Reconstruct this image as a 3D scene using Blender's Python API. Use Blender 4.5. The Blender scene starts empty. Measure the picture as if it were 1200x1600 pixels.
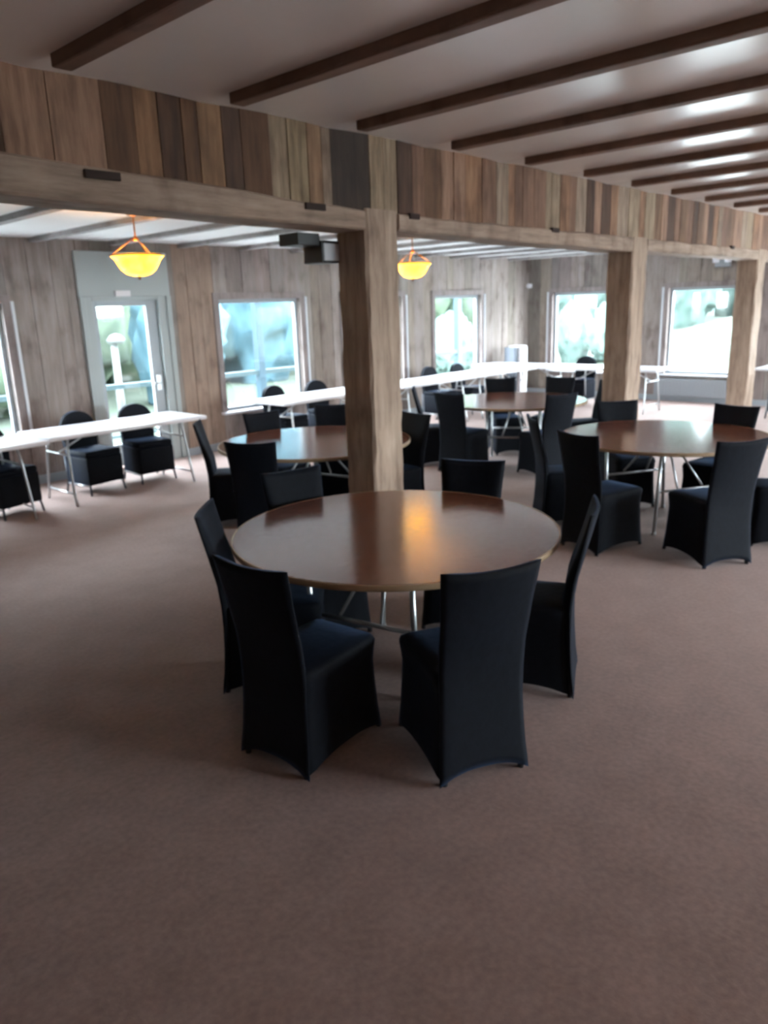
import bpy, bmesh, math, random
from mathutils import Vector, Matrix, noise
from math import sin, cos, pi, radians as R
rnd = random.Random(7)
S = bpy.context.scene
C = S.collection

# ------------------------------------------------------------------ materials
def mat(name, col=(.5, .5, .5), rough=.6, metal=0., build=None, **kw):
    m = bpy.data.materials.new(name); m.use_nodes = True
    nt = m.node_tree; b = nt.nodes['Principled BSDF']
    b.inputs['Base Color'].default_value = (*col, 1)
    b.inputs['Roughness'].default_value = rough
    b.inputs['Metallic'].default_value = metal
    for k, v in kw.items():
        b.inputs[k.replace('_', ' ')].default_value = v
    if build: build(nt, b)
    return m

def N(nt, t, **kw):
    n = nt.nodes.new(t)
    for k, v in kw.items():
        if hasattr(n, k): setattr(n, k, v)
        else: n.inputs[k.replace('_', ' ')].default_value = v
    return n

def coords(nt, scale):
    tc = N(nt, 'ShaderNodeTexCoord'); mp = N(nt, 'ShaderNodeMapping')
    mp.inputs['Scale'].default_value = scale
    nt.links.new(tc.outputs['Object'], mp.inputs['Vector'])
    return mp.outputs['Vector']

def ramp(nt, fac, stops):
    r = N(nt, 'ShaderNodeValToRGB')
    el = r.color_ramp.elements
    while len(el) < len(stops): el.new(.5)
    for e, (p, c) in zip(el, stops):
        e.position = p; e.color = (*c, 1)
    nt.links.new(fac, r.inputs['Fac'])
    return r.outputs['Color']

def bump(nt, b, h, strength, dist=.01):
    n = N(nt, 'ShaderNodeBump'); n.inputs['Strength'].default_value = strength
    n.inputs['Distance'].default_value = dist
    nt.links.new(h, n.inputs['Height']); nt.links.new(n.outputs['Normal'], b.inputs['Normal'])

def wood(c1, c2, c3, scale=(9, 9, .9), tint=True, bs=.5):
    """weathered boards: streaky grain, knots, and one tone per board (attribute 'tone')"""
    def f(nt, b):
        v = coords(nt, scale)
        n1 = N(nt, 'ShaderNodeTexNoise'); n1.inputs['Scale'].default_value = 2.2
        n1.inputs['Detail'].default_value = 9; n1.inputs['Roughness'].default_value = .65
        nt.links.new(v, n1.inputs['Vector'])
        col = ramp(nt, n1.outputs['Fac'], [(.3, c1), (.5, c2), (.72, c3)])
        v2 = coords(nt, (4, 4, 2.2))
        n2 = N(nt, 'ShaderNodeTexNoise'); n2.inputs['Scale'].default_value = 1.3
        n2.inputs['Detail'].default_value = 4
        nt.links.new(v2, n2.inputs['Vector'])
        k = ramp(nt, n2.outputs['Fac'], [(.28, (.60, .53, .50)), (.46, (.95, .93, .92)), (.8, (1.12, 1.1, 1.08))])
        mx = N(nt, 'ShaderNodeMixRGB', blend_type='MULTIPLY'); mx.inputs['Fac'].default_value = 1
        nt.links.new(col, mx.inputs['Color1']); nt.links.new(k, mx.inputs['Color2'])
        out = mx.outputs['Color']
        if tint:
            at = N(nt, 'ShaderNodeAttribute'); at.attribute_name = 'tone'
            m2 = N(nt, 'ShaderNodeMixRGB', blend_type='MULTIPLY'); m2.inputs['Fac'].default_value = 1
            nt.links.new(out, m2.inputs['Color1']); nt.links.new(at.outputs['Color'], m2.inputs['Color2'])
            out = m2.outputs['Color']
        nt.links.new(out, b.inputs['Base Color'])
        bump(nt, b, n1.outputs['Fac'], bs, .006)
    return f

def carpet_f(nt, b):
    v = coords(nt, (1, 1, 1))
    n1 = N(nt, 'ShaderNodeTexNoise'); n1.inputs['Scale'].default_value = 5.0; n1.inputs['Detail'].default_value = 6
    n2 = N(nt, 'ShaderNodeTexNoise'); n2.inputs['Scale'].default_value = 38.0; n2.inputs['Detail'].default_value = 4
    nt.links.new(v, n1.inputs['Vector']); nt.links.new(v, n2.inputs['Vector'])
    ad = N(nt, 'ShaderNodeMath', operation='MULTIPLY_ADD'); ad.inputs[1].default_value = .45
    nt.links.new(n1.outputs['Fac'], ad.inputs[0])
    m = N(nt, 'ShaderNodeMath', operation='MULTIPLY'); m.inputs[1].default_value = .55
    nt.links.new(n2.outputs['Fac'], m.inputs[0]); nt.links.new(m.outputs[0], ad.inputs[2])
    c = ramp(nt, ad.outputs[0], [(.3, (.145, .090, .076)), (.5, (.19, .122, .105)), (.7, (.235, .156, .136))])
    nt.links.new(c, b.inputs['Base Color'])
    bump(nt, b, ad.outputs[0], .35, .006)

def tabletop_f(nt, b):
    v = coords(nt, (1.2, 9, 1))
    n1 = N(nt, 'ShaderNodeTexNoise'); n1.inputs['Scale'].default_value = 2.5; n1.inputs['Detail'].default_value = 8
    nt.links.new(v, n1.inputs['Vector'])
    c = ramp(nt, n1.outputs['Fac'], [(.3, (.13, .045, .025)), (.55, (.16, .058, .033)), (.75, (.19, .075, .045))])
    nt.links.new(c, b.inputs['Base Color'])
    v2 = coords(nt, (1, 1, 1))
    n2 = N(nt, 'ShaderNodeTexNoise'); n2.inputs['Scale'].default_value = 38; n2.inputs['Detail'].default_value = 4
    nt.links.new(v2, n2.inputs['Vector'])
    bump(nt, b, n2.outputs['Fac'], .03, .004)
    r = ramp(nt, n2.outputs['Fac'], [(.3, (.13,) * 3), (.7, (.20,) * 3)])
    nt.links.new(r, b.inputs['Roughness'])

def mottle(c1, c2, sc=3., bs=.1):
    def f(nt, b):
        v = coords(nt, (1, 1, 1))
        n1 = N(nt, 'ShaderNodeTexNoise'); n1.inputs['Scale'].default_value = sc; n1.inputs['Detail'].default_value = 5
        nt.links.new(v, n1.inputs['Vector'])
        c = ramp(nt, n1.outputs['Fac'], [(.3, c1), (.7, c2)])
        nt.links.new(c, b.inputs['Base Color'])
        bump(nt, b, n1.outputs['Fac'], bs, .01)
    return f

M = {}
M['carpet'] = mat('carpet', rough=.85, build=carpet_f, Sheen_Weight=.3, Sheen_Roughness=.5, Sheen_Tint=(1, .82, .8, 1))
M['ceiling'] = mat('ceiling_paint', (.62, .58, .56), .24, build=mottle((.88, .84, .82), (.92, .88, .86), 2., .02))
M['ceiling_back'] = mat('ceiling_back_paint', (.8, .82, .84), .5, build=mottle((.84, .85, .86), (.90, .91, .92), 2., .04))
M['joist'] = mat('joist_wood', rough=.6, build=wood((.14, .08, .055), (.20, .12, .085), (.26, .16, .12), (2, .5, 2), False, .2))
M['joist_back'] = mat('joist_back_wood', rough=.6, build=wood((.20, .19, .19), (.28, .27, .27), (.36, .35, .35), (2, .5, 2), False, .2))
M['barn'] = mat('barn_board', rough=.8, build=wood((.13, .09, .065), (.26, .19, .14), (.40, .31, .24)))
M['wallboard'] = mat('wall_board', rough=.8, build=wood((.205, .172, .158), (.275, .235, .218), (.345, .303, .288), (7, 7, .7)))
M['timber'] = mat('timber', rough=.75, build=wood((.19, .13, .095), (.33, .24, .18), (.44, .335, .26), (7, 7, .8), False))
M['timber_h'] = mat('timber_long', rough=.75, build=wood((.18, .125, .092), (.31, .225, .172), (.42, .32, .255), (.8, 7, 7), False))
M['notch'] = mat('notch_wood', (.035, .02, .017), .9)
M['cloth'] = mat('spandex', (.003, .0035, .006), .75, Specular_IOR_Level=.15, Sheen_Weight=.12, Sheen_Roughness=.4, Sheen_Tint=(.32, .52, 1, 1),
                 build=mottle((.0026, .0034, .0058), (.0042, .0054, .0095), 30, .15))
M['foot'] = mat('foot_fabric', (.006, .006, .009), .7)
M['rtop'] = mat('round_table_laminate', rough=.2, build=tabletop_f, IOR=2.3)
M['band'] = mat('edge_band', (.30, .21, .13), .35)
M['steel'] = mat('galvanised_leg', (.55, .58, .6), .35, .85)
M['darksteel'] = mat('dark_leg', (.10, .11, .13), .4, .8)
M['plastic'] = mat('white_plastic', (.80, .81, .86), .35)
M['white'] = mat('white_paint', (.62, .64, .66), .5)
M['doorpaint'] = mat('door_paint', (.36, .40, .43), .5)
M['transom'] = mat('transom_panel', (.36, .40, .40), .55)
M['frame'] = mat('window_frame_paint', (.30, .33, .36), .45)
M['sill'] = mat('sill_paint', (.66, .69, .74), .45)
M['black'] = mat('black_plastic', (.02, .022, .026), .45)
M['appliance'] = mat('appliance_enamel', (.70, .68, .70), .4)
M['bronze'] = mat('bronze', (.20, .11, .05), .4, .8)
M['deck'] = mat('deck_boards', (.62, .62, .60), .8)  # kept pale so the unseen ground outside bounces daylight indoors
M['rail'] = mat('rail_paint', (.012, .032, .038), .6)
M['porch'] = mat('porch_post_paint', (.008, .030, .046), .6)
M['lawn'] = mat('lawn', rough=.95, build=mottle((.018, .030, .016), (.026, .036, .024), .3, .3))
M['leafA'] = mat('leaf_green', rough=.9, build=mottle((.036, .066, .042), (.066, .092, .056), 2.2, .3))  # outdoor haze is put into the pale blue-green leaf colours, no mist volume
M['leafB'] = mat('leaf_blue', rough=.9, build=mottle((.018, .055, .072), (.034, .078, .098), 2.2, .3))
M['leafC'] = mat('leaf_haze_pale', rough=.9, build=mottle((.044, .082, .072), (.068, .10, .088), 2.2, .3))  # palest leaf tone, haze mixed into the colour
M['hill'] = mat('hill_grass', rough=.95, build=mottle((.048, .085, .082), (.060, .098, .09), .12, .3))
M['bark'] = mat('bark', (.16, .14, .12), .9)
M['lampost'] = mat('post_white', (.05, .053, .055), .5)

g = bpy.data.materials.new('window_glass'); g.use_nodes = True
nt = g.node_tree; nt.nodes.clear()
o = nt.nodes.new('ShaderNodeOutputMaterial'); mx = nt.nodes.new('ShaderNodeMixShader')
tr = nt.nodes.new('ShaderNodeBsdfTransparent'); tr.inputs['Color'].default_value = (.93, .97, .98, 1)
gl = nt.nodes.new('ShaderNodeBsdfGlossy'); gl.inputs['Roughness'].default_value = .03
mx.inputs['Fac'].default_value = .06
nt.links.new(tr.outputs[0], mx.inputs[1]); nt.links.new(gl.outputs[0], mx.inputs[2]); nt.links.new(mx.outputs[0], o.inputs[0])
M['glass'] = g

def amber_f(nt, b):
    v = coords(nt, (1, 1, 1))
    n1 = N(nt, 'ShaderNodeTexNoise'); n1.inputs['Scale'].default_value = 9; n1.inputs['Detail'].default_value = 3
    nt.links.new(v, n1.inputs['Vector'])
    c = ramp(nt, n1.outputs['Fac'], [(.3, (1., .34, .012)), (.6, (1., .50, .03))])
    nt.links.new(c, b.inputs['Emission Color'])
M['amber'] = mat('amber_glass', (.9, .5, .12), .35, build=amber_f, Emission_Strength=4.)
M['bulb'] = mat('bulb', (1, .8, .5), .4, Emission_Color=(1, .66, .34, 1), Emission_Strength=90.)

# ------------------------------------------------------------------ mesh helpers
def nbm(): return bmesh.new()

def quadbox(bm, lo, hi, bev=0.):
    x0, y0, z0 = lo; x1, y1, z1 = hi
    vs = [bm.verts.new(p) for p in ((x0, y0, z0), (x1, y0, z0), (x1, y1, z0), (x0, y1, z0),
                                    (x0, y0, z1), (x1, y0, z1), (x1, y1, z1), (x0, y1, z1))]
    fs = [bm.faces.new([vs[i] for i in q]) for q in ((3, 2, 1, 0), (4, 5, 6, 7), (0, 1, 5, 4), (1, 2, 6, 5), (2, 3, 7, 6), (3, 0, 4, 7))]
    if bev:
        es = list({e for f in fs for e in f.edges})
        r = bmesh.ops.bevel(bm, geom=es, offset=bev, segments=2, affect='EDGES', profile=.6)
        return [f for f in r['faces']]
    return fs

def tube(bm, pts, r, n=10, cap=True):
    pts = [Vector(p) for p in pts]; rings = []
    for i, p in enumerate(pts):
        d = (pts[min(i + 1, len(pts) - 1)] - pts[max(i - 1, 0)]).normalized()
        a = d.cross(Vector((0, 0, 1)))
        if a.length < 1e-3: a = d.cross(Vector((0, 1, 0)))
        a.normalize(); b = d.cross(a).normalized()
        rr = r[i] if isinstance(r, (list, tuple)) else r
        rings.append([bm.verts.new(p + (a * cos(t) + b * sin(t)) * rr) for t in [2 * pi * k / n for k in range(n)]])
    for A, B in zip(rings, rings[1:]):
        for k in range(n): bm.faces.new((A[k], A[(k + 1) % n], B[(k + 1) % n], B[k]))
    if cap:
        bm.faces.new(rings[0][::-1]); bm.faces.new(rings[-1])

def lathe(bm, prof, n=48, c=(0, 0, 0)):
    rings = []
    for r, z in prof:
        if r < 1e-5: rings.append([bm.verts.new((c[0], c[1], c[2] + z))])
        else: rings.append([bm.verts.new((c[0] + r * cos(2 * pi * k / n), c[1] + r * sin(2 * pi * k / n), c[2] + z)) for k in range(n)])
    for A, B in zip(rings, rings[1:]):
        for k in range(n):
            k2 = (k + 1) % n
            if len(A) == 1 and len(B) == 1: continue
            if len(A) == 1: bm.faces.new((A[0], B[k], B[k2]))
            elif len(B) == 1: bm.faces.new((A[k], A[k2], B[0]))
            else: bm.faces.new((A[k], A[k2], B[k2], B[k]))

def obj(name, bm, m, parent=None, smooth=False, mods=()):
    bmesh.ops.recalc_face_normals(bm, faces=bm.faces)
    me = bpy.data.meshes.new(name); bm.to_mesh(me); bm.free()
    o = bpy.data.objects.new(name, me); C.objects.link(o)
    if m: me.materials.append(m)
    if smooth: me.polygons.foreach_set('use_smooth', [True] * len(me.polygons))
    if parent: o.parent = parent
    return o

def thing(name, label, cat, loc=(0, 0, 0), rz=0., group=None):
    o = bpy.data.objects.new(name, None); C.objects.link(o); o.empty_display_size = .1
    o.location = loc; o.rotation_euler = (0, 0, rz); o['label'] = label; o['category'] = cat
    if group: o['group'] = group
    return o

def tag(o, label, cat, group=None):
    o['label'] = label; o['category'] = cat
    if group: o['group'] = group
    return o

def struct(name, bm, m, parent=None, smooth=False):
    o = obj(name, bm, m, parent, smooth)
    if not parent: o['kind'] = 'structure'
    return o

def dup(root, loc, rz, label, group=None):
    r = root.copy(); C.objects.link(r); r.location = loc; r.rotation_euler = (0, 0, rz); r['label'] = label
    if group: r['group'] = group
    for ch in list(root.children):
        c = ch.copy(); C.objects.link(c); c.parent = r
        for gch in list(ch.children):
            d = gch.copy(); C.objects.link(d); d.parent = c
    return r

# ------------------------------------------------------------------ room constants
X0, X1 = -4.0, 14.13
Y0, Y1 = -6.5, 8.86
HY0, HY1 = 3.77, 4.07          # header line (front, back)
ZC, ZB = 2.975, 2.74           # near ceiling, back ceiling
ZBEAM0, ZBEAM1 = 2.375, 2.515

# floor
b = nbm(); quadbox(b, (X0 - .2, Y0 - .2, -.12), (X1 + .2, Y1 + .2, 0)); struct('floor', b, M['carpet'])

# ceilings
JX = [.95 * k + .80 for k in range(-5, 15)]      # joist left faces (x)
JX = [x for x in JX if X0 < x < X1 - .1]
b = nbm()
xs = [X0] + JX + [X1]
for a, c in zip(xs, xs[1:]):
    n = 10; row = []
    for i in range(n + 1):
        u = i / n; x = a + (c - a) * u; z = ZC + .012 * sin(pi * u)
        row.append([b.verts.new((x, y, z)) for y in (Y0, HY0 + .02)])
    for r0, r1 in zip(row, row[1:]): b.faces.new((r0[0], r0[1], r1[1], r1[0]))
quadbox(b, (X0 - .2, Y0 - .2, ZC + .02), (X1 + .2, HY1, ZC + .2))
struct('ceiling', b, M['ceiling'], smooth=False)
b = nbm(); quadbox(b, (X0 - .2, HY1 - .12, ZB), (X1 + .2, Y1 + .2, ZB + .15)); struct('ceiling_back', b, M['ceiling_back'])
k = 0
for x in JX:
    if x < .5 and x > -6 and False: continue
    k += 1
    b = nbm(); quadbox(b, (x, Y0, ZC - .055), (x + .095, HY0 - .23, ZC + .03), .012)
    struct('trim_%d' % k, b, M['joist'])
for x in [.95 * j + 1.0 for j in range(0, 14)]:
    k += 1
    b = nbm(); quadbox(b, (x, HY1, ZB - .05), (x + .10, Y1, ZB + .02), .01)
    struct('trim_%d' % k, b, M['joist_back'])
# ---- board walls: vertical boards cut round openings, tone per board
def board_wall(name, axis, const, thick, a0, a1, z0, z1, holes, m, wmin=.14, wmax=.28, tones=None, edges=None, gap=.005, seed=1, lighter=()):
    r = random.Random(seed); bm = nbm(); lay = bm.loops.layers.color.new('tone')
    cuts = []
    if edges: cuts = list(edges)
    else:
        p = a0
        while p < a1 - .05:
            cuts.append(p); p += r.uniform(wmin, wmax)
        cuts.append(a1)
    for i, (p, q) in enumerate(zip(cuts, cuts[1:])):
        t = tones[i % len(tones)] if tones else None
        if t is None:
            v = r.uniform(.84, 1.1); t = (v * r.uniform(.98, 1.03), v, v * r.uniform(.95, 1.02))
        for (l0, l1, tt) in lighter:
            if l0 <= (p + q) / 2 <= l1: t = tt
        off = r.uniform(0, .008)
        segs = [(p + gap / 2, q - gap / 2)]
        # split board in pieces along 'a' at hole edges
        ed = sorted({p + gap / 2, q - gap / 2} | {e for h in holes for e in (h[0], h[1]) if p + gap / 2 < e < q - gap / 2})
        for s, e in zip(ed, ed[1:]):
            mid = (s + e) / 2
            zs = [(z0, z1)]
            for h in holes:
                if h[0] < mid < h[1]:
                    nz = []
                    for (u, v_) in zs:
                        if h[2] > u: nz.append((u, min(v_, h[2])))
                        if h[3] < v_: nz.append((max(u, h[3]), v_))
                    zs = nz
            for (u, v_) in zs:
                if v_ - u < .01: continue
                c0, c1 = const - off * (1 if thick > 0 else -1), const + thick
                lo_, hi_ = min(c0, c1), max(c0, c1)
                if axis == 'x': fs = quadbox(bm, (s, lo_, u), (e, hi_, v_))
                else: fs = quadbox(bm, (lo_, s, u), (hi_, e, v_))
                for f in fs:
                    for lp in f.loops: lp[lay] = (*t, 1)
    return struct(name, bm, m)

WZ0, WZ1 = .52, 2.045
left_open = [(2.0, 3.45, WZ0, WZ1), (4.40, 5.48, 0, 2.60), (6.30, 7.76, WZ0, WZ1), (8.68, 10.08, WZ0, WZ1), (10.98, 12.40, WZ0, WZ1)]
far_open = [(6.93, 8.27, .50, WZ1), (4.53, 5.86, .50, WZ1), (2.1, 3.45, .50, WZ1), (-.3, 1.05, .50, WZ1), (-2.7, -1.35, .50, WZ1)]
right_open = [(4.9 + 3.0 * i, 4.9 + 3.0 * i + 2.6, .35, 2.75) for i in range(3)]  # unseen right wall glazing, sized and placed for the daylight it lets in
L = [(3.9, 4.28, (1.38, 1.28, 1.14)), (5.62, 6.2, (1.0, .93, .86))]
board_wall('wall_left', 'x', Y1, .16, X0, X1, 0, ZB + .02, left_open, M['wallboard'], seed=3, lighter=L)
board_wall('wall_far', 'y', X1, .16, Y0, Y1, 0, ZC + .02, far_open, M['wallboard'], seed=5)
board_wall('wall_right', 'x', Y0, -.16, X0, X1, 0, ZC + .02, right_open, M['wallboard'], seed=8)
board_wall('wall_back', 'y', X0, -.16, Y0, Y1, 0, ZC + .02, [], M['wallboard'], seed=9)

# fascia of reclaimed vertical boards above the header beam
ed = [-4, -3.6, -3.25, -2.9, -2.5, -2.2, -1.8, -1.4, -1.1, -.7, -.3, 0, .35, .7, 1.0, 1.35, 1.6, 1.83, 2.10, 2.28, 2.42, 2.56, 2.66, 2.82, 2.95, 3.16, 3.30, 3.46, 3.58, 3.66, 4.02, 4.16, 4.30, 4.46, 4.60, 4.80, 4.95,
      5.10, 5.32, 5.52, 5.70, 5.80, 5.92, 6.10, 6.30, 6.40, 6.55, 6.72, 6.85, 7.05, 7.2, 7.35, 7.55, 7.7, 7.95, 8.2, 8.35, 8.6]
x = 8.6
while x < X1: x += rnd.uniform(.14, .26); ed.append(min(x, X1))
D, Mi, Li, G = (.56, .47, .43), (.84, .73, .68), (1.16, 1.03, .96), (1.0, .90, .86)
ton = []
rr = random.Random(11)
spec = {16: G, 17: G, 18: (.66, .54, .46), 19: (.95, .82, .7), 20: (.6, .5, .45), 21: (.74, .62, .52), 22: (.95, .84, .72), 23: D, 24: (.66, .54, .46), 25: Li, 26: (1.14, 1.05, .92),
        27: (.95, .86, .77), 28: (1.25, 1.15, 1.0), 29: (.42, .38, .38), 30: (1.15, 1.05, .95), 31: Li, 32: D, 33: Mi, 34: (.75, .64, .55), 35: G, 36: G}
for i in range(len(ed) - 1):
    ton.append(spec.get(i, rr.choice([Mi, Li, G, D, (.95, .82, .72), (.8, .7, .62), (1.2, 1.12, 1.05)])))
board_wall('wall_fascia', 'x', HY0 + .02, .24, X0, X1, ZBEAM1 - .03, ZC + .02, [], M['barn'], edges=ed, tones=ton, seed=4)

# header beams and posts
def beam(x0, x1, zl0, zl1, zr0, zr1, label, seed, notches=()):
    n = int((x1 - x0) / .25) + 1; b = nbm(); rs = random.Random(seed); rings = []
    for i in range(n + 1):
        u = i / n; x = x0 + (x1 - x0) * u
        lo_ = zl0 + (zr0 - zl0) * u + rs.uniform(-.006, .006); hi_ = zl1 + (zr1 - zl1) * u + rs.uniform(-.008, .005)
        y0 = HY0 + rs.uniform(-.006, .006)
        ch = .012
        rings.append([b.verts.new(p) for p in ((x, y0, lo_ + ch), (x, y0 + ch, lo_), (x, HY1 - ch, lo_), (x, HY1, lo_ + ch), (x, HY1, hi_), (x, y0 + ch, hi_), (x, y0, hi_ - ch))])
    for A, B in zip(rings, rings[1:]):
        for q in range(7): b.faces.new((A[q], A[(q + 1) % 7], B[(q + 1) % 7], B[q]))
    b.faces.new(rings[0][::-1]); b.faces.new(rings[-1])
    o = tag(obj('timber_beam', b, M['timber_h']), label, 'beam', 'timber beams under the board fascia')
    for (nx, w, z) in notches:
        nb = nbm(); quadbox(nb, (nx, HY0 - .014, z - .04), (nx + w, HY0 + .05, z), .004)
        obj('mortise_block', nb, M['notch'], o)
    return o
beam(X0, 3.945, 2.53, 2.83, 2.375, 2.505, 'long weathered timber beam left of the nearest post, with two dark mortises', 1, ((1.96, .19, 2.565), (3.40, .17, 2.515)))
beam(4.285, 8.06, 2.385, 2.50, 2.36, 2.50, 'weathered timber beam spanning between the nearest post and the second post', 2, ((4.40, .11, 2.515), (6.38, .12, 2.515)))
beam(8.44, 12.18, 2.37, 2.50, 2.37, 2.50, 'weathered timber beam farthest right, from the second post to the third post', 5, ((11.0, .12, 2.515),))
beam(12.54, X1 - .01, 2.37, 2.50, 2.37, 2.50, 'short timber beam between the third post and the far wall', 6)

def post(x0, x1, label, seed, ztop):
    rs = random.Random(seed); b = nbm(); rings = []
    y0, y1 = HY0 - .0, HY1 + .0
    for i in range(19):
        z = ztop * i / 18
        j = lambda s=.006: rs.uniform(-s, s)
        c = .018
        P = [(x0 + c, y0), (x1 - c, y0), (x1, y0 + c), (x1, y1 - c), (x1 - c, y1), (x0 + c, y1), (x0, y1 - c), (x0, y0 + c)]
        rings.append([b.verts.new((p[0] + j(), p[1] + j(), z)) for p in P])
    for A, B in zip(rings, rings[1:]):
        for q in range(8): b.faces.new((A[q], A[(q + 1) % 8], B[(q + 1) % 8], B[q]))
    b.faces.new(rings[0][::-1]); b.faces.new(rings[-1])
    return tag(obj('timber_post', b, M['timber']), label, 'post', 'square timber posts')
post(3.95, 4.28, 'nearest square timber post, standing behind the nearest round table', 21, 2.52)
post(8.07, 8.43, 'second square timber post, between the two far wall windows', 22, 2.51)
post(12.19, 12.53, 'third and farthest square timber post, at the right edge of the view', 23, 2.51)

# ------------------------------------------------------------------ windows and door
def window(n, axis, const, thick, a0, a1, z0, z1, reveal=True):
    root = bpy.data.objects.new('window_%d' % n, None); C.objects.link(root); root['kind'] = 'structure'
    s = 1 if thick > 0 else -1
    def bx(b, p0, p1, q0, q1, d0, d1, bev=0.):
        d0_, d1_ = sorted((const + s * d0, const + s * d1))
        if axis == 'x': quadbox(b, (p0, d0_, q0), (p1, d1_, q1), bev)
        else: quadbox(b, (d0_, p0, q0), (d1_, p1, q1), bev)
    b = nbm(); w = .05
    for (p0, p1, q0, q1) in ((a0, a1, z1 - w, z1), (a0, a1, z0, z0 + w), (a0, a0 + w, z0 + w, z1 - w), (a1 - w, a1, z0 + w, z1 - w)):
        bx(b, p0, p1, q0, q1, .05, .11, .004)
    obj('window_frame', b, M['frame'], root)
    b = nbm(); bx(b, a0 + w, a1 - w, z0 + w, z1 - w, .075, .085); obj('window_pane', b, M['glass'], root)
    # casing around, proud of the boards
    b = nbm(); c = .09
    bx(b, a0 - c, a1 + c, z1, z1 + c, -.03, .02, .005)
    bx(b, a0 - c, a0, z0 - .02, z1, -.03, .02, .005); bx(b, a1, a1 + c, z0 - .02, z1, -.03, .02, .005)
    o = obj('window_casing', b, M['wallboard'], root)
    cl = o.data.color_attributes.new('tone', 'BYTE_COLOR', 'CORNER')
    for d in cl.data: d.color = (.9, .9, .95, 1)
    b = nbm(); bx(b, a1 + c, a1 + c + .035, z0 - .02, z1 + .02, -.04, .0, .004); obj('casing_bead', b, M['sill'], root)
    b = nbm(); bx(b, a0 - .1, a1 + .1, z0 - .035, z0, -.09, .06, .006); obj('window_sill', b, M['sill'], root)
    return root
n = 0
for (a0, a1, z0, z1) in left_open:
    if z0 == 0: continue
    n += 1; window(n, 'x', Y1, .16, a0, a1, z0, z1)
for (a0, a1, z0, z1) in far_open:
    n += 1; window(n, 'y', X1, .16, a0, a1, z0, z1)
for (a0, a1, z0, z1) in right_open:
    n += 1; window(n, 'x', Y0, -.16, a0, a1, z0, z1)

dr = bpy.data.objects.new('door_1', None); C.objects.link(dr); dr['kind'] = 'structure'
b = nbm()
quadbox(b, (4.40, Y1 - .03, 0), (4.49, Y1 + .13, 2.10), .006); quadbox(b, (5.37, Y1 - .03, 0), (5.48, Y1 + .13, 2.10), .006)
quadbox(b, (4.49, Y1 - .03, 2.05), (5.37, Y1 + .13, 2.10), .006); obj('door_frame', b, M['transom'], dr)
b = nbm(); quadbox(b, (4.33, Y1 - .035, 2.10), (5.55, Y1 + .10, 2.62), .008); obj('transom_panel', b, M['transom'], dr)
b = nbm(); quadbox(b, (5.48, Y1 - .05, 0), (5.55, Y1 + .02, 2.10), .006); quadbox(b, (4.33, Y1 - .05, 0), (4.40, Y1 + .02, 2.10), .006); obj('door_casing', b, M['transom'], dr)
b = nbm()
for (p0, p1, q0, q1) in ((4.49, 4.56, .02, 2.05), (5.22, 5.37, .02, 2.05), (4.56, 5.22, 1.99, 2.05), (4.56, 5.22, .02, .30)):
    quadbox(b, (p0, Y1 + .03, q0), (p1, Y1 + .08, q1), .005)
dl = obj('door_leaf', b, M['doorpaint'], dr)
b = nbm(); quadbox(b, (4.56, Y1 + .05, .30), (5.22, Y1 + .06, 1.99)); obj('door_pane', b, M['glass'], dr)
b = nbm(); quadbox(b, (5.26, Y1 - .0, .92), (5.32, Y1 + .03, 1.12), .006); tube(b, [(5.29, Y1 + .02, 1.02), (5.29, Y1 - .03, 1.02), (5.19, Y1 - .04, 1.02)], .012); obj('door_handle', b, M['steel'], dr)
b = nbm(); quadbox(b, (4.78, Y1 - .07, 2.10), (4.98, Y1 - .03, 2.17), .008); tag(obj('door_closer_box', b, M['appliance']), 'small pale box mounted above the glass door', 'fixture')
# baseboards
b = nbm()
for p0, p1 in ((X0, 4.33), (5.55, X1)): quadbox(b, (p0, Y1 - .025, 0), (p1, Y1, .10), .004)
struct('baseboard_left', b, M['frame'])
b = nbm(); quadbox(b, (X1 - .025, Y0, 0), (X1, Y1 - .03, .10), .004); struct('baseboard_far', b, M['frame'])
# low heater under the far right window
b = nbm(); quadbox(b, (X1 - .12, 4.35, .10), (X1 - .03, 6.0, .42), .01)
for i in range(24): quadbox(b, (X1 - .128, 4.42 + i * .065, .14), (X1 - .118, 4.45 + i * .065, .36))
tag(obj('baseboard_heater', b, M['frame']), 'long grey-blue heater panel under the right far wall window', 'heater')

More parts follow.
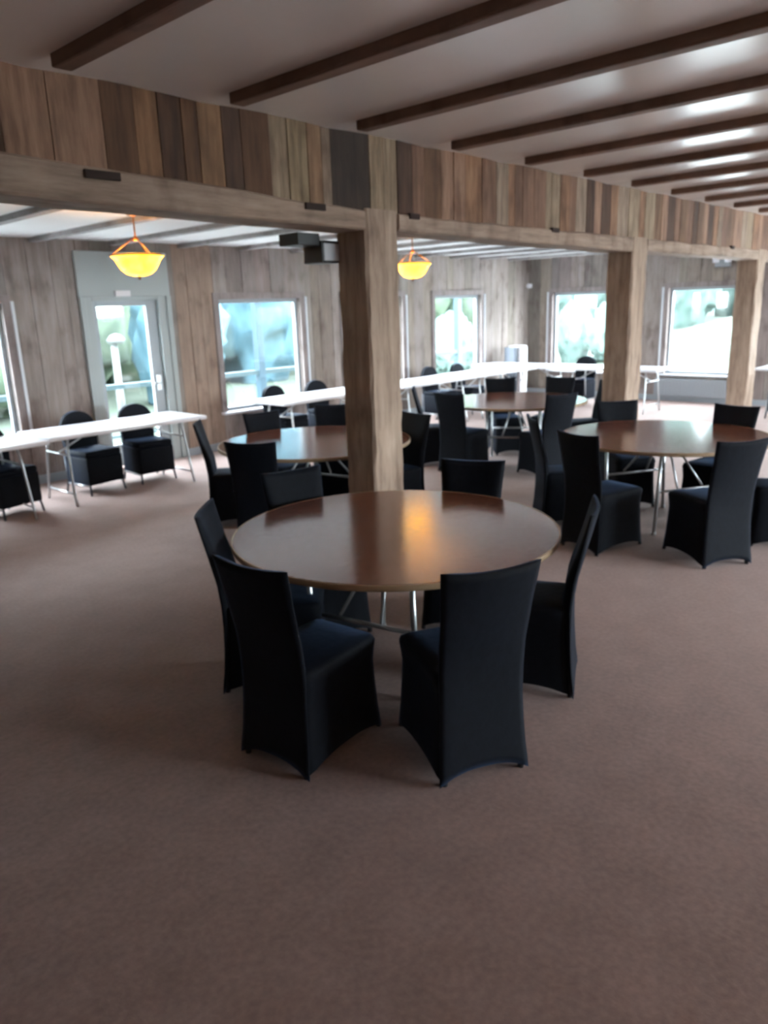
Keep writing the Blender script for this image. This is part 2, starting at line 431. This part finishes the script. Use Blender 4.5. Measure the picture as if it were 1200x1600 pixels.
# ------------------------------------------------------------------ covered chair
def smooth_interp(tab, z):
    for (z0, v0), (z1, v1) in zip(tab, tab[1:]):
        if z <= z1:
            t = max(0, (z - z0) / (z1 - z0)); t = t * t * (3 - 2 * t); return v0 + (v1 - v0) * t
    return tab[-1][1]
def lerp(tab, z):
    if z <= tab[0][0]: return tab[0][1]
    for (z0, v0), (z1, v1) in zip(tab, tab[1:]):
        if z <= z1: return v0 + (v1 - v0) * (z - z0) / (z1 - z0)
    return tab[-1][1]
def make_covered_chair():
    t = thing('covered_chair', '', 'chair', group='black covered chairs at the round tables')
    # skirt + seat: lofted rounded rectangle rings
    b = nbm(); n = 64; rings = []
    def ring(x0, x1, hw, z, arch, rad=.04, infl=0.):
        pts = []
        cx_, cy_ = (x0 + x1) / 2, 0; hx = (x1 - x0) / 2; hy = hw
        for k_ in range(n):
            a = 2 * pi * (k_ + .5) / n; e = 11.0
            ca, sa = cos(a), sin(a)
            q = (abs(ca / hx) ** e + abs(sa / hy) ** e) ** (-1 / e)
            x, y = q * ca, q * sa
            # closeness to a corner
            kx, ky = abs(x) / hx, abs(y) / hy
            side = min(kx, ky)                       # 0 mid side, 1 corner
            zz = z + arch * (1 - side ** 2.6)
            pin = (1 - side ** 2) * infl
            pts.append(b.verts.new((cx_ + x * (1 - pin), y * (1 - pin), zz)))
        return pts
    levels = [(-.030, .500, .196, .006, .050, .02), (-.025, .496, .193, .05, .040, .02), (-.014, .490, .187, .12, .022, .022), (-.004, .483, .181, .24, .006, .02),
              (.0, .48, .176, .34, 0, .015), (.0, .484, .182, .405, 0, 0), (.0, .488, .186, .435, 0, 0), (.005, .48, .180, .455, 0, 0), (.02, .46, .165, .464, 0, 0), (.1, .36, .10, .470, 0, 0)]
    for (x0, x1, hw, z, ar, inf) in levels: rings.append(ring(x0, x1, hw, z, ar, infl=inf))
    for A, B in zip(rings, rings[1:]):
        for k_ in range(n): b.faces.new((A[k_], A[(k_ + 1) % n], B[(k_ + 1) % n], B[k_]))
    b.faces.new(rings[-1])
    obj('seat_skirt', b, M['cloth'], t, True)
    # backrest
    b = nbm(); nu, nv = 16, 26
    xr = [(0, -.034), (.05, -.030), (.12, -.020), (.24, -.011), (.34, -.007), (.46, -.007), (.58, -.018), (.74, -.050), (.93, -.088)]
    wt = [(0, .201), (.05, .198), (.12, .192), (.24, .186), (.34, .182), (.46, .184), (.58, .185), (.74, .192), (.93, .207)]
    th = [(0, .016), (.3, .02), (.44, .05), (.6, .05), (.75, .036), (.93, .024)]
    F, Bk = [], []
    for j in range(nv + 1):
        f_, r_ = [], []
        for i in range(nu + 1):
            u = -1 + 2 * i / nu; au = abs(u)
            z0 = .004 + .052 * (1 - au ** 2.6); z1 = .918 + .014 * au ** 2.2 - .004
            z = z0 + (z1 - z0) * j / nv
            bow = (1 - u * u) * .030 * lerp([(.42, 0), (.6, .4), (.93, 1)], z)
            w = lerp(wt, z); x = lerp(xr, z) - bow
            d = lerp(th, z) * (1 - .75 * au ** 8)
            e = .004 * au ** 10
            f_.append(b.verts.new((x + d + .004, u * w, z))); r_.append(b.verts.new((x + e, u * w * (1 - .004 * au), z)))
        F.append(f_); Bk.append(r_)
    for j in range(nv):
        for i in range(nu):
            b.faces.new((F[j][i], F[j][i + 1], F[j + 1][i + 1], F[j + 1][i])); b.faces.new((Bk[j][i + 1], Bk[j][i], Bk[j + 1][i], Bk[j + 1][i + 1]))
        b.faces.new((Bk[j][0], F[j][0], F[j + 1][0], Bk[j + 1][0])); b.faces.new((F[j][nu], Bk[j][nu], Bk[j + 1][nu], F[j + 1][nu]))
    for i in range(nu):
        b.faces.new((F[nv][i], F[nv][i + 1], Bk[nv][i + 1], Bk[nv][i])); b.faces.new((F[0][i + 1], F[0][i], Bk[0][i], Bk[0][i + 1]))
    obj('backrest', b, M['cloth'], t, True)
    for (x, y) in ((-.012, .173), (-.012, -.173), (.480, .173), (.480, -.173)):
        b = nbm(); tube(b, [(x, y, 0), (x * .98, y * .98, .04), (x * .9 + .01, y * .92, .14)], [.013, .015, .013], 12); obj('leg', b, M['foot'], t, True)
    return t

proto = make_covered_chair(); first = True
def cchair(x, y, deg, label):
    global first
    if first:
        first = False; proto.location = (x, y, 0); proto.rotation_euler = (0, 0, R(deg)); proto['label'] = label; return proto
    return dup(proto, (x, y, 0), R(deg), label)
cc = [
 (1.73, 2.28, 6, 'black covered chair at the nearest round table, front left, back to the camera'),
 (2.22, 1.575, 62, 'nearest black covered chair, front right of the nearest round table, back to the camera'),
 (3.16, 1.70, 116, 'black covered chair seen from the side, at the right of the nearest round table'),
 (2.10, 3.08, -46, 'black covered chair at the nearest round table, left rim, behind the front left chair'),
 (3.70, 2.72, 203, 'black covered chair right of the nearest post, behind the nearest table rim'),
 (2.90, 3.42, 257, 'black covered chair left of the nearest post, behind the nearest table rim'),
 (3.47, 4.58, 32, 'black covered chair hiding the left rim of the round table behind the nearest post'),
 (3.86, 5.76, -42, 'leftmost black covered chair of the round table behind the nearest post'),
 (4.55, 5.78, 263, 'blue-lit covered chair on the window side of the table left of the nearest post'),
 (5.28, 5.60, 222, 'black covered chair seen just left of the nearest post, beyond the round table'),
 (5.17, 4.48, 172, 'black covered chair seen along the right side of the nearest post'),
 (6.75, 5.20, 2, 'blue-lit covered chair standing left of the farthest round table, seen from its side'),
 (7.18, 4.12, 66, 'dark covered chair in front of the farthest round table, its back to the camera'),
 (8.35, 5.62, 228, 'covered chair behind the farthest round table, below the white corner cabinet'),
 (8.75, 5.02, 186, 'covered chair behind the farthest round table at its right, before the left far wall window'),
 (8.52, 4.30, 142, 'covered chair seen edge-on, between the farthest round table and the second post'),
 (6.98, 5.86, -52, 'covered chair partly hidden behind the blue-lit chair of the farthest round table'),
 (5.08, 2.68, -15, 'covered chair at the left rim of the right-hand round table, back to the camera'),
 (5.37, 1.70, 56, 'covered chair in front of the right-hand round table at the right, back to the camera'),
 (6.82, 3.24, 227, 'covered chair behind the right-hand round table, in front of the second post'),
 (6.98, 2.26, 172, 'covered chair behind the right-hand round table, in front of the third post'),
 (6.32, 1.36, 118, 'covered chair cut by the right edge of the picture, at the right-hand round table'),
 (5.60, 3.36, -46, 'covered chair mostly hidden between the farthest and right-hand round tables'),
]
for a in cc: cchair(*a)

# ------------------------------------------------------------------ round tables
def make_round_table():
    t = thing('round_table', '', 'table', group='brown round banquet tables')
    b = nbm(); r = .842
    lathe(b, [(0, .742), (r - .012, .742), (r - .006, .748), (r - .006, .7505), (r - .010, .752), (0, .752)], 96)
    obj('tabletop', b, M['rtop'], t, False)
    b = nbm(); lathe(b, [(r - .007, .724), (r, .724), (r + .002, .73), (r + .002, .748), (r, .7515), (r - .007, .7515), (r - .007, .724)], 96); obj('edge_band', b, M['band'], t, True)
    b = nbm()
    lathe(b, [(0, .722), (r - .01, .722), (r - .01, .742), (0, .742)], 64); obj('underside_board', b, M['band'], t)
    for s in (-1, 1):
        for q in (-1, 1):
            b = nbm(); tube(b, [(s * .34, q * .30, 0), (s * .36, q * .30, .35), (s * .38, q * .30, .715)], .014, 12); tube(b, [(s * .34, q * .30, 0), (s * .34, q * .30, .02)], .019, 12)
            obj('leg', b, M['steel'], t, True)
        b = nbm(); tube(b, [(s * .36, -.30, .36), (s * .36, .30, .36)], .011); obj('crossbar', b, M['steel'], t, True)
        b = nbm(); tube(b, [(s * .38, -.36, .71), (s * .38, .36, .71)], .013); obj('top_bar', b, M['steel'], t, True)
        for q in (-1, 1):
            b = nbm(); tube(b, [(s * .365, q * .12, .38), (s * .20, q * .06, .58), (s * .06, q * .06, .712)], .009); obj('folding_brace', b, M['steel'], t, True)
    return t
rt = make_round_table()
rt.location = (2.785, 2.53, 0); rt.rotation_euler = (0, 0, R(12)); rt['label'] = 'nearest brown round banquet table with an amber lamp reflection, before the nearest post'
dup(rt, (4.40, 4.92, 0), R(10), 'brown round banquet table behind the nearest post, left of it, with bright window glare')
dup(rt, (7.68, 4.98, 0), R(30), 'farthest brown round banquet table, between the nearest and second posts')
dup(rt, (6.22, 2.55, 0), R(60), 'brown round banquet table at the right, before the second and third posts')

# ------------------------------------------------------------------ white folding tables
def make_long_table():
    t = thing('folding_table', '', 'table', group='white folding tables along the windows')
    b = nbm(); quadbox(b, (-.915, -.38, .700), (.915, .38, .742), .014)
    obj('tabletop', b, M['plastic'], t, False)
    for s in (-1, 1):
        for q in (-1, 1):
            b = nbm(); tube(b, [(s * .70, q * .33, 0), (s * .70, q * .30, .10), (s * .68, q * .24, .55), (s * .66, q * .22, .70)], .013, 10); obj('leg', b, M['steel'], t, True)
        for (e_, zz_) in ((.30, .12), (.24, .52)):
            b = nbm(); tube(b, [(s * .69, -e_, zz_), (s * .69, e_, zz_)], .010); obj('crossbar', b, M['steel'], t, True)
        b = nbm(); tube(b, [(s * .68, 0, .52), (s * .30, 0, .70)], .009); obj('folding_brace', b, M['steel'], t, True)
    return t
lt = make_long_table(); lt.location = (4.02, 7.72, 0); lt['label'] = 'white folding table at the left in front of the glass door'
dup(lt, (2.14, 7.58, 0), 0, 'white folding table cut by the left edge of the picture')
dup(lt, (7.05, 7.78, 0), 0, 'white folding table under the window left of the nearest post')
dup(lt, (9.30, 7.72, 0), 0, 'white folding table seen just right of the nearest post')
dup(lt, (11.16, 7.74, 0), 0, 'white folding table in the row, nearest the far left corner')
dup(lt, (12.47, 7.92, 0), R(90), 'white folding table in front of the left far wall window')
dup(lt, (12.47, 6.06, 0), R(90), 'white folding table end showing right of the second post')
dup(lt, (13.40, 3.02, 0), R(90), 'white folding table at the right edge of the picture by the far wall')

# round-backed skirted chairs at the white tables (front faces -Y)
def make_rb():
    t = thing('round_back_chair', '', 'chair', group='round-backed chairs at the white tables')
    b = nbm(); quadbox(b, (-.215, -.22, .40), (.215, .20, .475), .03); obj('seat', b, M['cloth'], t, True)
    b = nbm(); n = 10
    quadbox(b, (-.215, -.225, .11), (.215, .19, .41), .02); obj('seat_skirt', b, M['cloth'], t, True)
    b = nbm(); prof = []
    for k_ in range(17):
        a = pi * k_ / 16; prof.append((.205 * cos(a), .66 + .21 * sin(a) ** .8))
    prof = [(.19, .42)] + prof + [(-.19, .42)]
    fr = [b.verts.new((x, .17 + (z - .42) * .12, z)) for x, z in prof]; bk = [b.verts.new((x, .225 + (z - .42) * .12, z)) for x, z in prof]
    b.faces.new(fr); b.faces.new(bk[::-1])
    for k_ in range(len(prof)): b.faces.new((fr[k_], bk[k_], bk[(k_ + 1) % len(prof)], fr[(k_ + 1) % len(prof)]))
    bmesh.ops.bevel(b, geom=[e for e in b.edges if len(e.link_faces) == 2 and e.calc_face_angle(0) > 1.0 and abs(e.verts[0].co.y - e.verts[1].co.y) < .045], offset=.012, segments=2, affect='EDGES')
    obj('backrest', b, M['cloth'], t)
    for (x, y) in ((-.20, -.20), (.20, -.20), (-.20, .22), (.20, .22)):
        b = nbm(); tube(b, [(x * 1.06, y * 1.12, 0), (x, y, .13), (x, y, .42)], .011); obj('leg', b, M['darksteel'], t, True)
    for pp in ([(-.20, -.02, .09), (.20, -.02, .09)], [(-.205, -.21, .10), (-.205, .21, .10)], [(.205, -.21, .10), (.205, .21, .10)]):
        b = nbm(); tube(b, pp, .009); obj('stretcher', b, M['steel'], t, True)
    return t
rb = make_rb(); rb.location = (3.82, 7.95, 0); rb.rotation_euler = (0, 0, R(6)); rb['label'] = 'round-backed black chair under the left white table, left of the glass door'
for a in [
 (4.50, 7.97, -4, 'round-backed black chair under the left white table, in front of the glass door'),
 (2.78, 7.70, 12, 'round-backed black chair cut by the left edge of the picture'),
 (6.74, 8.10, 3, 'round-backed black chair behind a white table, before the window left of the post'),
 (7.52, 8.10, -3, 'round-backed black chair behind a white table, just left of the nearest post'),
 (10.12, 8.06, 0, 'left of the two round-backed chairs behind the white table right of the nearest post'),
 (10.92, 8.06, 4, 'round-backed chair behind the white table, under the window right of the nearest post'),
 (12.92, 6.96, -90, 'round-backed chair silhouetted in the left far wall window'),
 (12.85, 3.35, 80, 'dark chair at the right edge of the picture beside the third post'),
]: dup(rb, (a[0], a[1], 0), R(a[2]), a[3])

# ------------------------------------------------------------------ pendant lamps
def make_lamp():
    t = thing('pendant_lamp', '', 'lamp', group='amber bowl pendant lamps')
    b = nbm()
    pr = [(0, -.085), (.05, -.083), (.10, -.068), (.14, -.035), (.165, .005), (.185, .045), (.215, .075), (.222, .078)]
    inn = [(r_ * .965, z + .008) for r_, z in pr[::-1]]; inn[-1] = (0, -.075)
    lathe(b, pr + inn, 48); obj('bowl', b, M['amber'], t, True)
    b = nbm(); lathe(b, [(0, -.115), (.010, -.11), (.014, -.10), (.008, -.09), (.020, -.084), (0, -.08)], 16); obj('finial', b, M['bronze'], t, True)
    b = nbm(); lathe(b, [(.218, .072), (.227, .074), (.227, .084), (.218, .084), (.218, .072)], 48); obj('rim', b, M['bronze'], t, True)
    for k_ in range(3):
        a = 2 * pi * k_ / 3 + .4; b = nbm(); tube(b, [(.218 * cos(a), .218 * sin(a), .08), (.12 * cos(a), .12 * sin(a), .15), (.02 * cos(a), .02 * sin(a), .215)], .0045, 8); obj('chain', b, M['bronze'], t, True)
    b = nbm(); tube(b, [(0, 0, .205), (0, 0, .40)], .007, 10); lathe(b, [(0, .195), (.022, .2), (.026, .215), (.012, .235), (0, .24)], 16); obj('stem', b, M['bronze'], t, True)
    b = nbm(); lathe(b, [(0, .38), (.05, .40), (.062, .43), (0, .43)], 24); obj('canopy', b, M['bronze'], t, True)
    for k_ in range(2):
        b = nbm(); s = -1 if k_ else 1
        lathe(b, [(0, -.03), (.022, -.02), (.03, .0), (.024, .025), (.012, .045), (0, .05)], 16, (s * .07, 0, -.01)); obj('bulb', b, M['bulb'], t, True)
    return t
lp = make_lamp(); lp.location = (3.50, 6.0, 2.27); lp['label'] = 'lit amber glass bowl pendant in front of the glass door'
dup(lp, (7.05, 6.0, 2.27), R(30), 'lit amber glass bowl pendant just right of the nearest post')
for nm, lx, ly in (('a', 5.6, .35), ('b', 1.2, -1.6)):  # added pendants out of view, warm light for the nearest post's right face
    q = dup(lp, (lx, ly, 2.545), 0, 'added amber glass bowl pendant, out of view under the high near ceiling')

# emergency light on the far wall, projector-like box behind the beam, corner sensor, cabinet
t = thing('emergency_light', 'twin-headed white emergency light high on the far wall above the right window', 'lamp', (X1 - .01, 4.93, 2.42))
b = nbm(); quadbox(b, (-.07, -.13, -.06), (0, .13, .06), .01); obj('housing', b, M['frame'], t)
for s in (-1, 1):
    b = nbm(); lathe(b, [(0, -.04), (.05, -.035), (.06, .03), (.05, .04), (0, .045)], 20, (-.10, s * .10, .05)); obj('lamp_head', b, M['plastic'], t, True)
t = thing('wall_speaker', 'grey box speaker on a black bracket, tucked under the beam left of the nearest post', 'speaker', (3.76, 4.17, 2.34))
b = nbm(); quadbox(b, (-.17, -.10, -.045), (.03, .10, .035), .006); tube(b, [(0, 0, -.02), (.06, 0, -.05)], .02); obj('bracket', b, M['black'], t)
b = nbm(); quadbox(b, (.03, -.12, -.16), (.20, .08, -.01), .012); o = obj('speaker_box', b, M['black'], t)
b = nbm(); quadbox(b, (.045, -.128, -.145), (.188, -.118, -.03), .003); obj('front_grille', b, M['sill'], t)
b = nbm(); quadbox(b, (14.0, 8.74, 2.16), (14.08, 8.82, 2.25), .015); quadbox(b, (14.03, 8.77, 2.19), (14.12, 8.86, 2.22), .005)
tag(obj('motion_sensor', b, M['plastic']), 'small white sensor high in the far left corner', 'sensor')
t = thing('storage_cabinet', 'tall white rounded cabinet with a dark side, standing in the far left corner', 'cabinet', (12.98, 8.44, 0))
b = nbm(); quadbox(b, (-.02, -.16, .04), (.24, .16, 1.06), .05); obj('body', b, M['appliance'], t)
b = nbm(); quadbox(b, (-.13, -.10, .0), (-.025, .16, 1.03), .02); obj('side_panel', b, M['darksteel'], t)
b = nbm(); quadbox(b, (.0, -.14, 0), (.22, .14, .04)); obj('plinth', b, M['black'], t)

# ------------------------------------------------------------------ outdoors
b = nbm(); quadbox(b, (-3, Y1 + .18, -.30), (16.0, 11.15, -.12)); struct('ground_deck', b, M['deck'])
t = thing('deck_railing', 'blue-grey deck railing seen through the left wall windows and door', 'railing', (0, 11.0, -.12))
b = nbm(); quadbox(b, (-3, -.05, .90), (16, .05, .98), .01); obj('top_rail', b, M['rail'], t)
b = nbm(); quadbox(b, (-3, -.025, .15), (16, .025, .20), .005); obj('bottom_rail', b, M['rail'], t)
for x in (1.0, 8.62, 11.5, 14.5):
    b = nbm(); quadbox(b, (x - .07, -.07, -.10), (x + .07, .07, 3.1), .01); obj('porch_post', b, M['porch'], t)
t = thing('lamp_post', 'white lamp post on the lawn, seen through the glass door', 'lamp', (7.45, 14.0, -1.2))
b = nbm(); tube(b, [(0, 0, 0), (0, 0, 2.55)], [.10, .06], 14); obj('pole', b, M['lampost'], t, True)
b = nbm(); lathe(b, [(0, 0), (.14, .01), (.18, .08), (.10, .17), (0, .20)], 24, (.05, 0, 2.55)); obj('lamp_head', b, M['lampost'], t, True)
b = nbm(); quadbox(b, (X1 + .2, -12, -1.0), (26, 11, -.62)); quadbox(b, (-6, -14, -.9), (14.2, Y0 - .3, -.5)); struct('ground_bounce', b, M['deck'])  # unseen pale slabs added to bounce daylight up to the ceiling
b = nbm()
N_ = 60
def gz(x, y):
    d = max(0, math.hypot(x - 5, y - 3) - 22); side = max(0, (x - 20) / 40)
    return -1.1 + .03 * d + .0 + 3.0 * side * max(0, min(1, (20 - y) / 8)) + .3 * noise.noise(Vector((x * .05, y * .05, 0)))
gv = [[None] * (N_ + 1) for _ in range(N_ + 1)]
for i in range(N_ + 1):
    for j in range(N_ + 1):
        x = -70 + 180 * i / N_; y = -60 + 170 * j / N_
        gv[i][j] = b.verts.new((x, y, gz(x, y)))
for i in range(N_):
    for j in range(N_): b.faces.new((gv[i][j], gv[i + 1][j], gv[i + 1][j + 1], gv[i][j + 1]))
struct('ground_lawn', b, M['lawn'], smooth=True)
# wooded hill ridge
b = nbm(); ridge = []
for i in range(81):
    a = R(-25 + 130 * i / 80); rr_ = 75; col = []
    for j in range(9):
        v = j / 8; rad = rr_ + 45 * v; x, y = rad * cos(a), rad * sin(a)
        h = (sin(pi * min(1, v * 1.0) / 2)) * (17 + 7 * noise.noise(Vector((a * 3, 0, 3)))) - 2
        h += 1.2 * noise.noise(Vector((x * .12, y * .12, 0)))
        col.append(b.verts.new((x, y, h)))
    ridge.append(col)
for A, B in zip(ridge, ridge[1:]):
    for j in range(8): b.faces.new((A[j], B[j], B[j + 1], A[j + 1]))
struct('ground_hill', b, M['hill'], smooth=True)

def crown_mesh(seed):
    b = nbm(); rs = random.Random(seed)
    bmesh.ops.create_icosphere(b, subdivisions=4, radius=1.)
    off = Vector((seed * 3.1, 0, 0))
    for v in b.verts:
        p = v.co.copy(); n1 = noise.noise(p * 1.6 + off); n2 = noise.noise(p * 5 + off); n3 = noise.noise(p * 12 + off)
        v.co = p * (1 + .22 * n1 + .20 * n2 + .16 * n3); v.co.z *= 1.15
    return b
def tree(x, y, h, leaf, label, seed, group):
    z = gz(x, y)
    t = thing('tree', label, 'tree', (x, y, z), group=group)
    b = crown_mesh(seed); bmesh.ops.scale(b, vec=(h * .30, h * .30, h * .47), verts=b.verts); bmesh.ops.translate(b, vec=(0, 0, h * .46), verts=b.verts)
    obj('crown', b, leaf, t, True)
    b = nbm(); tube(b, [(0, 0, -.3), (.02 * h, 0, .3 * h), (0, 0, .55 * h)], [.035 * h, .025 * h, .015 * h], 8); obj('trunk', b, M['bark'], t, True)
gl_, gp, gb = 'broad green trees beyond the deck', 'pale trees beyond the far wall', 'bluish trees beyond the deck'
la, lb, lc = ('leafy green tree on the lawn beyond the deck railing', 'haze-tinted bluish tree beyond the deck, through the window left of the nearest post', 'pale haze-tinted green tree on the slope beyond the far wall windows')
for i, (x, y, h, kd) in enumerate([
    (8, 24, 8.5, 0), (12, 27, 9, 0), (16, 31, 9.5, 0), (20.5, 27, 9, 1), (24, 30, 10, 1), (29, 27, 9, 0), (33, 30, 10, 0), (38, 28, 9.5, 0),
    (44, 26, 9, 2), (43, 31, 10, 2), (50, 27, 9, 2), (52, 21, 9, 2), (58, 24, 11, 2), (4, 26, 9, 0), (0, 24, 8, 0), (60, 17, 8, 2), (14, 22, 5, 1), (47, 35, 11, 2), (10, 36, 12, 0), (15, 38, 13, 0), (21, 38, 13, 1), (28, 38, 13, 1), (35, 38, 13, 0), (5, 34, 12, 0), (-5, 28, 10, 0), (67, 30, 13, 2), (70, 22, 12, 2), (42, 38, 13, 0)]):
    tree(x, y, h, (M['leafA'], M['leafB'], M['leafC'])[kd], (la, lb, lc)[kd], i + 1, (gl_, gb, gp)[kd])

for i, (x, y, h) in enumerate([(30, 15.0, 2.3), (30.6, 16.8, 2.5), (30, 18.6, 2.3), (25.3, 20, 2.4), (27.8, 21.2, 2.6)]):
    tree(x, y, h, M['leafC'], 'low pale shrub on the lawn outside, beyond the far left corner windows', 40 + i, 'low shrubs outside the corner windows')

# ------------------------------------------------------------------ light
w = bpy.data.worlds.new('overcast_sky'); S.world = w; w.use_nodes = True
nt = w.node_tree; bg = nt.nodes['Background']
tc = nt.nodes.new('ShaderNodeTexCoord'); sp = nt.nodes.new('ShaderNodeSeparateXYZ'); cr = nt.nodes.new('ShaderNodeValToRGB')
nt.links.new(tc.outputs['Generated'], sp.inputs[0]); nt.links.new(sp.outputs['Z'], cr.inputs['Fac'])
cr.color_ramp.elements[0].position = 0; cr.color_ramp.elements[0].color = (.93, .97, 1, 1)
cr.color_ramp.elements[1].position = .6; cr.color_ramp.elements[1].color = (.88, .94, 1, 1)
nt.links.new(cr.outputs['Color'], bg.inputs['Color']); bg.inputs['Strength'].default_value = 22.0
# portals guide the daylight through the window openings (they emit nothing themselves)
def portal(c, sx, sz, rot):
    l = bpy.data.lights.new('window_portal', 'AREA'); l.shape = 'RECTANGLE'; l.size = sx; l.size_y = sz; l.cycles.is_portal = True
    o = bpy.data.objects.new('window_portal', l); C.objects.link(o); o.location = c; o.rotation_euler = rot
for (a0, a1, z0, z1) in left_open: portal(((a0 + a1) / 2, Y1 + .2, (z0 + z1) / 2), a1 - a0, z1 - z0, (R(-90), 0, 0))
for (a0, a1, z0, z1) in far_open: portal((X1 + .2, (a0 + a1) / 2, (z0 + z1) / 2), a1 - a0, z1 - z0, (R(90), 0, R(90)))
for (a0, a1, z0, z1) in right_open: portal(((a0 + a1) / 2, Y0 - .2, (z0 + z1) / 2), a1 - a0, z1 - z0, (R(90), 0, 0))

# ------------------------------------------------------------------ camera
cd = bpy.data.cameras.new('camera'); cam = bpy.data.objects.new('camera', cd); C.objects.link(cam); S.camera = cam
r0 = Vector((.67622634, -.73598252, -.03236756)); r1 = Vector((-.21383818, -.15405228, -.9646456)); r2 = Vector((.704976, .65924018, -.26155537))
m = Matrix((r0, -r1, -r2)).transposed().to_4x4(); m.translation = Vector((0, 0, 1.86)); cam.matrix_world = m
cd.sensor_fit = 'VERTICAL'; cd.sensor_height = 36; cd.sensor_width = 27; cd.lens = 1175 / 1600 * 36; cd.clip_start = .05; cd.clip_end = 400
cd.dof.use_dof = True; cd.dof.focus_distance = 1.1; cd.dof.aperture_fstop = 26.44 / 4.2

S.view_settings.view_transform = 'Standard'; S.view_settings.look = 'None'; S.view_settings.gamma = 1; S.view_settings.use_curve_mapping = False
S.view_settings.exposure = 1.0
try:
    S.cycles.use_denoising = True; S.cycles.max_bounces = 10; S.cycles.diffuse_bounces = 6; S.cycles.transparent_max_bounces = 12; S.cycles.sample_clamp_indirect = 6; S.cycles.blur_glossy = .5
except Exception: pass
